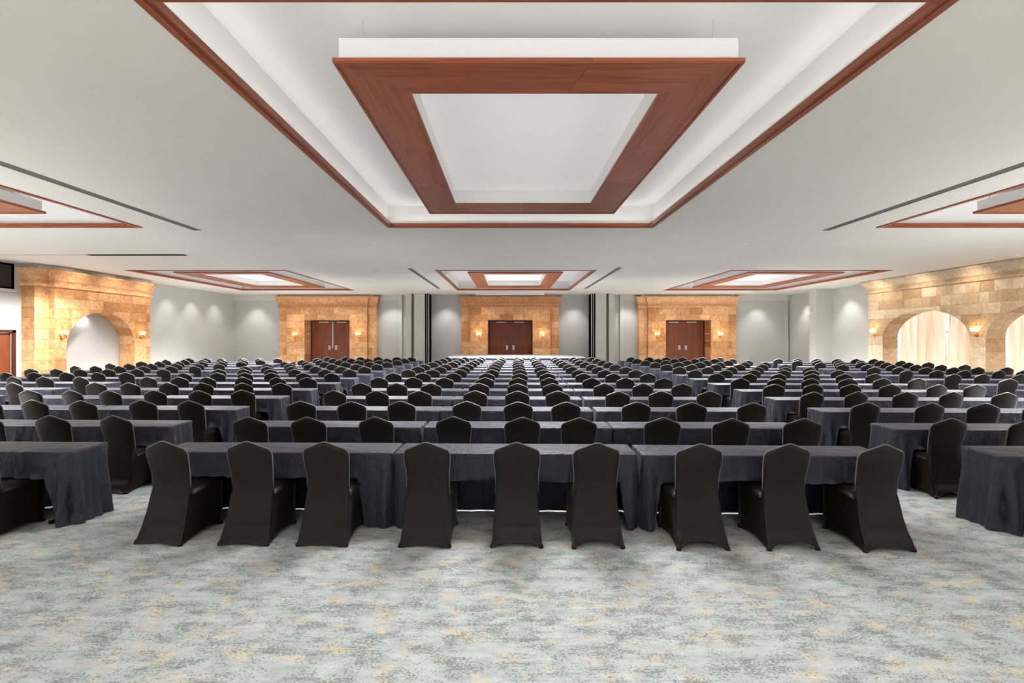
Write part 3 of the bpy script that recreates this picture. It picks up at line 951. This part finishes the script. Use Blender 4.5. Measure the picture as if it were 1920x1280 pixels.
for cx, w in zip(PORTALS, ('left portal', 'stage portal', 'right portal')):
    sconce((cx - 1.88, PFACE, 2.06), 0, 'lit brass twin wall lamp left of the %s doors' % w)
    sconce((cx + 1.88, PFACE, 2.06), 0, 'lit brass twin wall lamp right of the %s doors' % w, -0.05 if w == 'stage portal' else 0)
sconce((LX + LFACE, 17.18 , 2.05), PI / 2, 'lit brass twin wall lamp left of the blind arch')
sconce((LX + LFACE, 20.87, 2.05), PI / 2, 'lit brass twin wall lamp right of the blind arch')
sconce((RX - RFACE, 21.6, 2.15), -PI / 2, 'lit brass twin wall lamp at the far end of the curtained stone wall')
sconce((RX - RFACE, 16.88, 2.15), -PI / 2, 'lit brass twin wall lamp between the two curtained arches')

# ------------------------------------------------------------------ recessed downlights washing the walls
def downlight(x, y, power, label, col=(1.0, 0.9, 0.76), ang=75, tx=0.0, ty=0.0, blend=0.8, z=CEIL, soft=0.05):
    t = tag(empty('downlight', (x, y, z)), label, 'downlight', 'recessed wall-washing downlights')
    MB().lathe([(0.075, -0.001), (0.075, -0.005), (0.052, -0.006), (0.05, -0.002)], n=14).build('trim_ring', M['ceiling'], t, True)
    MB().lathe([(0.05, -0.003), (0.02, -0.0035), (0.001, -0.0035)], n=14).build('lens', M['lens'], t, True)
    l = bpy.data.lights.new('downlight_beam', 'SPOT')
    l.energy = power; l.color = col; l.spot_size = math.radians(ang); l.spot_blend = blend; l.shadow_soft_size = soft
    o = bpy.data.objects.new('downlight_beam', l); COL.objects.link(o)
    o.parent = t; o.location = (0, 0, -0.03)
    v = Vector((tx, ty, -1.0))
    o.rotation_euler = v.to_track_quat('-Z', 'Y').to_euler()

WARM = (1.0, 0.86, 0.68)
NEUT = (1.0, 0.985, 0.96)
for k, y in enumerate((17.6, 19.3, 21.0)):
    downlight(LX + LFACE + 1.0, y, 50, 'recessed downlight before the left stone wall, number %s from the camera' % ('one', 'two', 'three')[k], WARM, 118, -0.85, 0, 1.0)
for k, y in enumerate((12.6, 14.6, 16.9, 19.0, 21.2)):
    downlight(RX - RFACE - 1.0, y, 58, 'recessed downlight before the right stone wall, number %s from the camera' % ('one', 'two', 'three', 'four', 'five')[k], WARM, 118, 0.85, 0, 1.0)
for cx, w in zip(PORTALS, ('left', 'middle', 'right')):
    for s, n in ((-1, 'left'), (1, 'right')):
        downlight(cx + s * 1.5, PFACE - 1.25, 60, 'recessed downlight before the %s side of the %s stone portal' % (n, w), WARM, 85, 0, 0.3)
for k, y in enumerate((23.4, 25.2, 27.2)):
    downlight(LX + 0.75, y, 55, 'recessed downlight washing the left plaster wall, number %s from the arch' % ('one', 'two', 'three')[k], NEUT, 80, -0.2, 0)
for k, (x, y, tx, ty, w) in enumerate(((-15.2, 28.2, 0, .2, 'left corner of the end wall'), (-7.0, 28.2, 0, .2, 'wall right of the left portal'), (-3.7, 28.2, 0, .2, 'wall left of the stage portal'),
                             (3.95, 28.2, 0, .2, 'wall right of the stage portal'), (7.2, 28.2, 0, .2, 'wall left of the right portal'), (15.1, 28.2, 0, .2, 'right corner of the end wall'),
                             (16.1, 23.8, .3, 0, 'plaster wall beside the right stone arches'), (16.2, 27.2, .2, 0, 'plaster wall behind the right column'))):
    downlight(x, y, 100, 'recessed downlight washing the ' + w, NEUT, 80, tx, ty)
downlight(LX + 0.26, 18.75, 18, 'small downlight tucked above the blind arch niche', NEUT, 120, -0.6, 0, z=2.80)

# fill downlights added over the seating to brighten the ceiling between the coffer rows
for k, x in enumerate((-14.2, -8.6, -3.6, 1.4, 6.4, 12.2)):
    for j, y in enumerate((12.9, 16.1)):
        downlight(x, y, 1400, 'added fill downlight in the flat ceiling between coffer rows, %s from the left, %s line' % (ORD[k], ('nearer', 'farther')[j]), NEUT, 140, 0, 0, 0.5, soft=0.25)

# ------------------------------------------------------------------ stage
t = tag(empty('stage', (0.39, 24.6, 0)), 'low stage with pale deck and dark pleated skirt before the middle portal', 'stage')
MB().box(-3.56, 3.56, 0.0, 3.66, 0.80, 0.85).build('deck', M['deck'], t)
def pleats(name, path, z0, z1):
    rows = [[], []]
    k = 0
    for (xa, ya), (xb, yb) in zip(path, path[1:]):
        L = math.hypot(xb - xa, yb - ya); n = int(L / 0.05)
        nx, ny = (yb - ya) / L, -(xb - xa) / L
        for i in range(n):
            s = i / n; o = 0.02 * (1 if k % 2 else 0); k += 1
            for r, z in enumerate((z0, z1)):
                q = o * (1.0 if r == 0 else 0.5)
                rows[r].append((xa + (xb - xa) * s + nx * q, ya + (yb - ya) * s + ny * q, z))
    return MB().grid(rows).build(name, M['skirt'], t, False, False)
pleats('pleated_skirt', [(-3.53, 3.6), (-3.53, 0.03), (3.53, 0.03), (3.53, 3.6)], 0.005, 0.80)

# ------------------------------------------------------------------ seating
ROT = -0.0222            # the seating plan is turned a little against the hall
def seat(x, y):
    c, s = math.cos(ROT), math.sin(ROT)
    return x * c - y * s, x * s + y * c

def interp(tab, z):
    for (a, va), (b, vb) in zip(tab, tab[1:]):
        if z <= b:
            s = max(0.0, (z - a) / (b - a)); s = s * s * (3 - 2 * s) * 0.5 + s * 0.5
            return va + (vb - va) * s
    return tab[-1][1]

YB = [(0, -.118), (.07, -.084), (.17, -.036), (.3, -.002), (.45, .022), (.6, .014), (.8, -.032), (.96, -.078)]
WB_ = [(0, .236), (.08, .227), (.28, .210), (.45, .200), (.6, .200), (.74, .213), (.84, .220), (.96, .220)]

def chair_parts(hem, res, seed=0):
    """dict of MB: backrest (whole rear panel), seat, skirt, feet"""
    rnd = random.Random(seed)
    nu, nt_ = (30, 30) if res == 2 else ((12, 14) if res == 1 else (8, 9))
    us = [math.sin(PI / 2 * (-1 + 2 * k / nu)) for k in range(nu + 1)]
    ts = [1 - (1 - k / nt_) ** 1.35 for k in range(nt_ + 1)]
    if res == 2:
        ts = [0.2 * k / 14 for k in range(14)] + [0.2 + 0.8 * (1 - (1 - k / 20) ** 1.35) for k in range(21)]
    def ztop(u):
        a = abs(u)
        return 0.948 - 0.085 * (math.sqrt(a * a + 0.012) - 0.11) / 0.896 - 0.050 * max(0.0, (a - 0.86) / 0.14) ** 2.0
    def hemz(u):
        return 0.004 + hem * (1 - abs(u) ** 2.2)
    rear, front = [], []
    for tt in ts:
        r1, r2 = [], []
        for u in us:
            z = hemz(u) + tt * (ztop(u) - hemz(u))
            x = u * interp(WB_, z)
            T = (0.052 if z > 0.42 else 0.02 + 0.032 * max(0, z - 0.2) / 0.22)
            e = math.sqrt(max(0.0, 1 - abs(u) ** 7)) * math.sqrt(max(0.0, 1 - tt ** 16))
            y0 = interp(YB, z) + 0.012 * u * u * (1 if z > .45 else -0.5)
            wr = 0.0
            if res == 2 and z < 0.3:   # stretch folds fanning out from the feet
                fx_, fz_ = 0.235 - abs(x), z
                rr = math.hypot(fx_, fz_)
                an = math.atan2(fz_, max(1e-4, fx_))
                wr = 0.0075 * math.exp(-((rr - 0.06) / 0.075) ** 2) * math.sin(an * 13 + (1.3 if u > 0 else 0.4) + seed)
            r1.append((x, y0 + T / 2 - T / 2 * e + wr, z))
            r2.append((x, y0 + T / 2 + T / 2 * e + wr, z))
        rear.append(r1); front.append(r2)
    back = MB().grid(rear)
    back.grid([r[::-1] for r in front])
    # seat cushion
    n = 10 if res == 2 else 6
    rows = []
    for i in range(n + 1):
        b = math.sin(PI / 2 * (-1 + 2 * i / n))
        row = []
        for j in range(n + 1):
            a = math.sin(PI / 2 * (-1 + 2 * j / n))
            e = (max(0, 1 - abs(a) ** 6) ** .4) * (max(0, 1 - abs(b) ** 6) ** .4)
            row.append((a * 0.217, 0.265 + b * 0.207, 0.425 + 0.05 * e))
        rows.append(row)
    st = MB().grid(rows)
    # skirt: sides and front
    ns = 9 if res == 2 else 5
    levels = 9 if res == 2 else 4
    plan = [('s', -1, q / ns) for q in range(ns + 1)] + [('f', 0, q / ns) for q in range(1, ns)] + [('s', 1, 1 - q / ns) for q in range(ns + 1)]
    grid = []
    for lv in range(levels + 1):
        row = []
        for kind, sd, q in plan:
            side_arch = 0.045 * math.sin(PI * q)
            hz = 0.004 + side_arch
            z = 0.445 - (0.445 - hz) * lv / levels
            wr_ = interp(WB_, z); yr = interp(YB, z) + 0.02
            fz = z / 0.445
            wf = 0.222 - 0.006 * fz; yf = 0.452 + 0.014 * fz
            pin = 0.028 * math.sin(PI * min(1, max(0, (0.445 - z) / 0.445))) * math.sin(PI * q)
            if kind == 's':
                x = sd * (wr_ + (wf - wr_) * q - pin)
                y = yr + (yf - yr) * q
            else:
                x = -wf + 2 * wf * q
                y = yf + 0.004 - pin
            row.append((x, y, z))
        grid.append(row)
    sk = MB().grid(grid)
    feet = []
    for x, y in ((-.222, -.095), (.222, -.095), (-.212, .44), (.212, .44)):
        f = MB()
        f.lathe([(0.002, 0.040), (0.016, 0.034), (0.023, 0.018), (0.024, 0.002), (0.002, 0.0)], (x, y, 0), 8)
        feet.append(f)
    # painted rim highlight: pale grey tube over the crown and down both sides
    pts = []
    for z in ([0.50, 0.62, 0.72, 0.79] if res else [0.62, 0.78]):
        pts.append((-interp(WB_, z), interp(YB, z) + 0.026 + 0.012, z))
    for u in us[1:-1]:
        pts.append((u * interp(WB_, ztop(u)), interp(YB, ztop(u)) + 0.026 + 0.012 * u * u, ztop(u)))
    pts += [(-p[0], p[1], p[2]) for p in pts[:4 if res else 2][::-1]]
    rim_glint = MB().tube(pts, {2: 0.0055, 1: 0.008, 0: 0.010}[res], 6 if res == 2 else 4)
    return back, st, sk, feet, rim_glint

def chair_set(hem, res, seed, tagname):
    b, s, k, feet, sm = chair_parts(hem, res, seed)
    return {'backrest': b.mesh('backrest_' + tagname, M['spandex'], True), 'seat': s.mesh('seat_' + tagname, M['spandex'], True),
            'skirt': k.mesh('skirt_' + tagname, M['spandex'], True), 'rim_glint': sm.mesh('painted_glint_' + tagname, M['rim_glint'], True), 'feet': [f.mesh('foot_pocket_' + tagname, M['spandex'], True) for f in feet]}

CH_NEAR = [chair_set(0.018, 2, 1, 'flat'), chair_set(0.072, 2, 2, 'arched'), chair_set(0.04, 2, 3, 'slight')]
CH_MID = [chair_set(0.02, 1, 4, 'mid')]
def joined(res):
    b, s, k, feet, sm = chair_parts(0.03, res, 5)
    mb = MB()
    for p in [b, s, k] + (feet if res > 0 else []):
        mb.add(p.v, p.f)
    n = len(mb.f)
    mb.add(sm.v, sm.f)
    return mb, n, len(sm.f)
def two_tone(me, pattern):
    me.materials.append(M['rim_glint'])
    me.polygons.foreach_set('material_index', pattern)
    me.update()
    return me
_mb, _n, _k = joined(1)
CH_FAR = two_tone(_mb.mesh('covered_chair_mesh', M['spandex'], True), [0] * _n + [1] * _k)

# --- table cloths
CL, CDEP, CTOP = 2.44, 0.47, 0.75
def cloth_mesh(free_l, free_r, seed, fine):
    rnd = random.Random(seed)
    hx, r = CL / 2, 0.025
    per = []   # (x, y, nx, ny, side, s)
    nF, nE = (70, 20) if fine else (30, 9)
    def line(x0, y0, x1, y1, nx, ny, side, n):
        for k in range(n):
            s = (k + 0.5) / n
            per.append((x0 + (x1 - x0) * s, y0 + (y1 - y0) * s, nx, ny, side, s))
    def corner(cx, cy, a0):
        for k in range(4):
            a = a0 + (k / 3) * PI / 2
            per.append((cx + r * math.cos(a), cy + r * math.sin(a), math.cos(a), math.sin(a), 'c', k / 3))
    line(-hx + r, 0, hx - r, 0, 0, -1, 'front', nF); corner(hx - r, r, -PI / 2)
    line(hx, r, hx, CDEP - r, 1, 0, 'right', nE); corner(hx - r, CDEP - r, 0)
    line(hx - r, CDEP, -hx + r, CDEP, 0, 1, 'back', nF); corner(-hx + r, CDEP - r, PI / 2)
    line(-hx, CDEP - r, -hx, r, -1, 0, 'left', nE); corner(-hx + r, r, PI)
    ph = [rnd.uniform(0, 6.28) for _ in range(8)]
    short = rnd.uniform(0.485, 0.51)
    full_l, full_r = 0.11, (0.27 if free_l else 0.11)
    levels = [0, .03, .1, .2, .32, .45, .6, .75, .88, 1.0] if fine else [0, .05, .25, .6, 1.0]
    rows = []
    rows.append([(x - nx * 0.02, y - ny * 0.02, CTOP + 0.002) for x, y, nx, ny, sd, s in per])
    for lv, v in enumerate(levels):
        row = []
        for x, y, nx, ny, sd, s in per:
            eL, eR = x + hx, hx - x
            hem = 0.012
            if sd == 'front':
                qa = min(1, max(0, (eL - full_l) / 0.08)); qb = min(1, max(0, (eR - full_r) / 0.08))
                q = min(qa, qb); q = q * q * (3 - 2 * q)
                hem = 0.012 + (short + 0.012 * math.sin(x * 5 + ph[0]) - 0.012) * q
            elif sd == 'back':
                hem = 0.016
            z = CTOP - 0.004 - v * (CTOP - hem)
            # distance along the rim to the nearest corner, and whether that end hangs free
            fre = free_l if x < 0 else free_r
            ec = min(eL, eR) if sd in ('front', 'back') else (min(y, CDEP - y) if sd in ('left', 'right') else 0.0)
            pleat = 0.075 * math.exp(-((ec - 0.07) / 0.045) ** 2) - 0.07 * math.exp(-(ec / 0.03) ** 2)
            pleat += 0.028 * math.exp(-((ec - 0.19) / 0.03) ** 2)
            pleat *= (1.0 if fre else 0.35)
            if sd in ('front', 'back'):
                w = math.sin(x * 17 + ph[1]) + 0.6 * math.sin(x * 41 + ph[2])
                amp, flare = 0.006, 0.012
            elif sd in ('left', 'right'):
                w = math.sin(y * 23 + ph[3]) + 0.7 * math.sin(y * 51 + ph[4])
                amp, flare = (0.009, 0.03) if fre else (0.003, 0.003)
            else:
                w, amp, flare = 0.0, 0.0, (0.04 if fre else 0.01)
            o = flare * v ** 1.3 + amp * w * min(1, v * 1.6) + pleat * min(1.0, v * 1.25) ** 0.9
            if v > 0.9 and fre:                      # hem breaks on the carpet
                o += 0.018 * math.sin(ec * 38 + ph[6]) + 0.012
            ox, oy = nx * o, ny * o
            if not free_l and x < 0: ox = max(ox, -0.015)
            if not free_r and x > 0: ox = min(ox, 0.015)
            # stretched swag wrinkles on the short front
            if sd == 'front':
                oy += 0.006 * v * math.sin(z * 42 + abs(x) * 9 + ph[5])
            row.append((x + ox, y + oy - 0.0, max(0.004, z)))
        rows.append(row)
    mb = MB().grid(rows, True)
    n = len(per)
    mb.f.append(tuple(range(n)))
    me = mb.mesh('tablecloth_mesh', M['cloth'], True, True)
    return me
CLOTH = {}
for k_, (fl, fr_) in {'L': (1, 0), 'M': (0, 0), 'R': (0, 1)}.items():
    CLOTH[k_] = ([cloth_mesh(fl, fr_, 10 + ord(k_) + q, True) for q in range(2)], cloth_mesh(fl, fr_, 60 + ord(k_), False))

def folding_table_parts(t):
    MB().box(-1.205, 1.205, 0.012, 0.455, 0.715, 0.742).build('tabletop', M['tabletop'], t)
    for s in (-1, 1):
        lf = MB()
        lf.tube([(s * 0.98, 0.235, 0.715), (s * 0.98, 0.235, 0.03)], 0.016, 8)
        lg = lf.build('leg', M['legmetal'], t)
        MB().box(s * 0.98 - 0.02, s * 0.98 + 0.02, 0.03, 0.44, 0.003, 0.03).build('foot_bar', M['legmetal'], lg)
        MB().tube([(s * 0.98, 0.235, 0.35), (s * 0.55, 0.235, 0.712)], 0.009).build('brace', M['legmetal'], lg)

ROW0, PITCH, NROW = 4.80, 1.388, 14
BLOCKS = {   # name: (left edge of each table, variants, chair offsets per table, rows)
    'middle': ([-3.72, -1.25, 1.22], 'LMR', [(-3.33, -2.56, -1.79), (-0.83, 0.0, 0.74), (1.73, 2.54, 3.42)], range(0, 14)),
    'left': ([-9.46, -7.00], 'LR', [(-9.0, -8.2, -7.45), (-6.66, -5.78, -5.03)], range(0, 14)),
    'right': ([4.76, 7.23], 'LR', [(5.2, 6.04, 6.85), (7.65, 8.5, 9.3)], range(0, 14)),
    'far-left': ([-15.2, -12.73], 'LR', [(-14.7, -13.95, -13.2), (-12.3, -11.5, -10.7)], range(0, 13)),
    'far-right': ([10.9, 13.37], 'LR', [(11.3, 12.1, 12.95), (13.8, 14.6, 15.4)], range(0, 13)),
}
def px(x, y):
    X, Y = seat(x, y)
    return VPX + X * FPX / Y

chairs = []
_rc = random.Random(17)
for bname, (tl, var, offs, rws) in BLOCKS.items():
    nt_tab = len(tl)
    for r in rws:
        d = ROW0 + PITCH * r
        for i, x0 in enumerate(tl):
            jit = _rc.uniform(-0.015, 0.015)
            jy = _rc.uniform(-0.02, 0.02)
            yrot = _rc.uniform(-0.004, 0.004)
            pa, pb = px(x0, d), px(x0 + CL, d + CDEP)
            pc, pd_ = px(x0, d + CDEP), px(x0 + CL, d)
            mg = (1.0 if r < 3 else 0.2) * FPX / d
            if max(pa, pb, pc, pd_) < -mg or min(pa, pb, pc, pd_) > 1920 + mg:
                continue
            X, Y = seat(x0 + CL / 2 + jit, d + jy)
            lib, far = CLOTH[var[i]]
            me = lib[(r + i) % 2] if r < 7 else far
            if nt_tab == 3:
                pos = ('left-hand', 'middle', 'right-hand')[i]
            elif bname.endswith('left'):
                pos = ('outer', 'inner')[i]
            else:
                pos = ('inner', 'outer')[i]
            o = link('tablecloth', me); o.location = (X, Y, 0); o.rotation_euler.z = ROT + yrot
            tag(o, 'dark navy tablecloth on the %s table, %s row of the %s block' % (pos, ORD[r], bname), 'tablecloth', 'dark tablecloths on the classroom tables')
            if r < 2:
                tb = tag(empty('folding_table', (X, Y, 0), ROT + yrot), 'narrow folding table under the %s cloth, %s row of the %s block' % (pos, ORD[r], bname), 'table', 'narrow folding tables under the cloths')
                folding_table_parts(tb)
        flat = [c for tb in offs for c in tb]
        for j, xc in enumerate(flat):
            if bname.endswith('left'):
                nth, end = len(flat) - 1 - j, 'right'
            else:
                nth, end = j, 'left'
            jx = _rc.uniform(-0.045, 0.045) if r else 0.0
            jy = _rc.uniform(-0.05, 0.05) if r else _rc.uniform(-0.01, 0.01)
            rz = _rc.gauss(0, 0.05)
            x, y = xc + jx, d - 0.33 + jy
            if r == 0 and bname == 'middle':
                x = (-3.33, -2.54, -1.81, -.86, -.02, .72, 1.66, 2.47, 3.31)[j]
            elif r == 0 and bname == 'left':
                x -= 0.17
            p = px(x, y)
            hw = (1.3 if r < 3 else 0.4) * FPX / y      # a little beyond the picture edge
            if p < -hw or p > 1920 + hw:
                continue
            chairs.append([y, bname, r, nth, end, x, y, rz, j])
chairs.sort(key=lambda c: (c[0], abs(c[5])))
stuff, n_a, n_b = joined(0)
n_far = 0
smb = MB()
GRP = 'black covered chairs at the classroom tables'
for k, (key, bname, r, nth, end, x, y, rz, j) in enumerate(chairs):
    X, Y = seat(x, y)
    rz += ROT
    if r == 0 and bname == 'middle':
        rz = ROT + [-0.10, -0.02, 0.0, -0.01, 0.0, 0.03, 0.03, 0.05, 0.06][j]
    label = 'black stretch-covered chair, %s from the %s end, %s row of the %s block' % (ORD[nth], end, ORD[r], bname)
    if k < 300:
        if r < 4:
            t = empty('covered_chair', (X, Y, 0), rz)
            if r == 0 and bname == 'middle':
                cs = CH_NEAR[[0, 0, 0, 0, 2, 1, 1, 1, 2][j]]
            else:
                cs = CH_NEAR[(j + r) % 3] if r < 2 else CH_MID[0]
            link('backrest', cs['backrest'], t); link('seat', cs['seat'], t); link('skirt', cs['skirt'], t)
            link('painted_glint', cs['rim_glint'], link_last(t))
            for f in cs['feet']:
                link('foot_pocket', f, t)
        else:
            t = link('covered_chair', CH_FAR); t.location = (X, Y, 0); t.rotation_euler.z = rz
        tag(t, label, 'chair', GRP)
    else:
        c, s = math.cos(rz), math.sin(rz)
        smb.add([(X + a * c - b * s, Y + a * s + b * c, z) for a, b, z in stuff.v], stuff.f)
        n_far += 1
if smb.v:
    o = smb.build('distant_chairs', M['spandex'], None, True)
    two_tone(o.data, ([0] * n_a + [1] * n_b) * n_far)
    tag(o, 'small black chair tops crowded in the farthest rows of tables', 'chairs', None, 'stuff')
print('chairs', len(chairs))
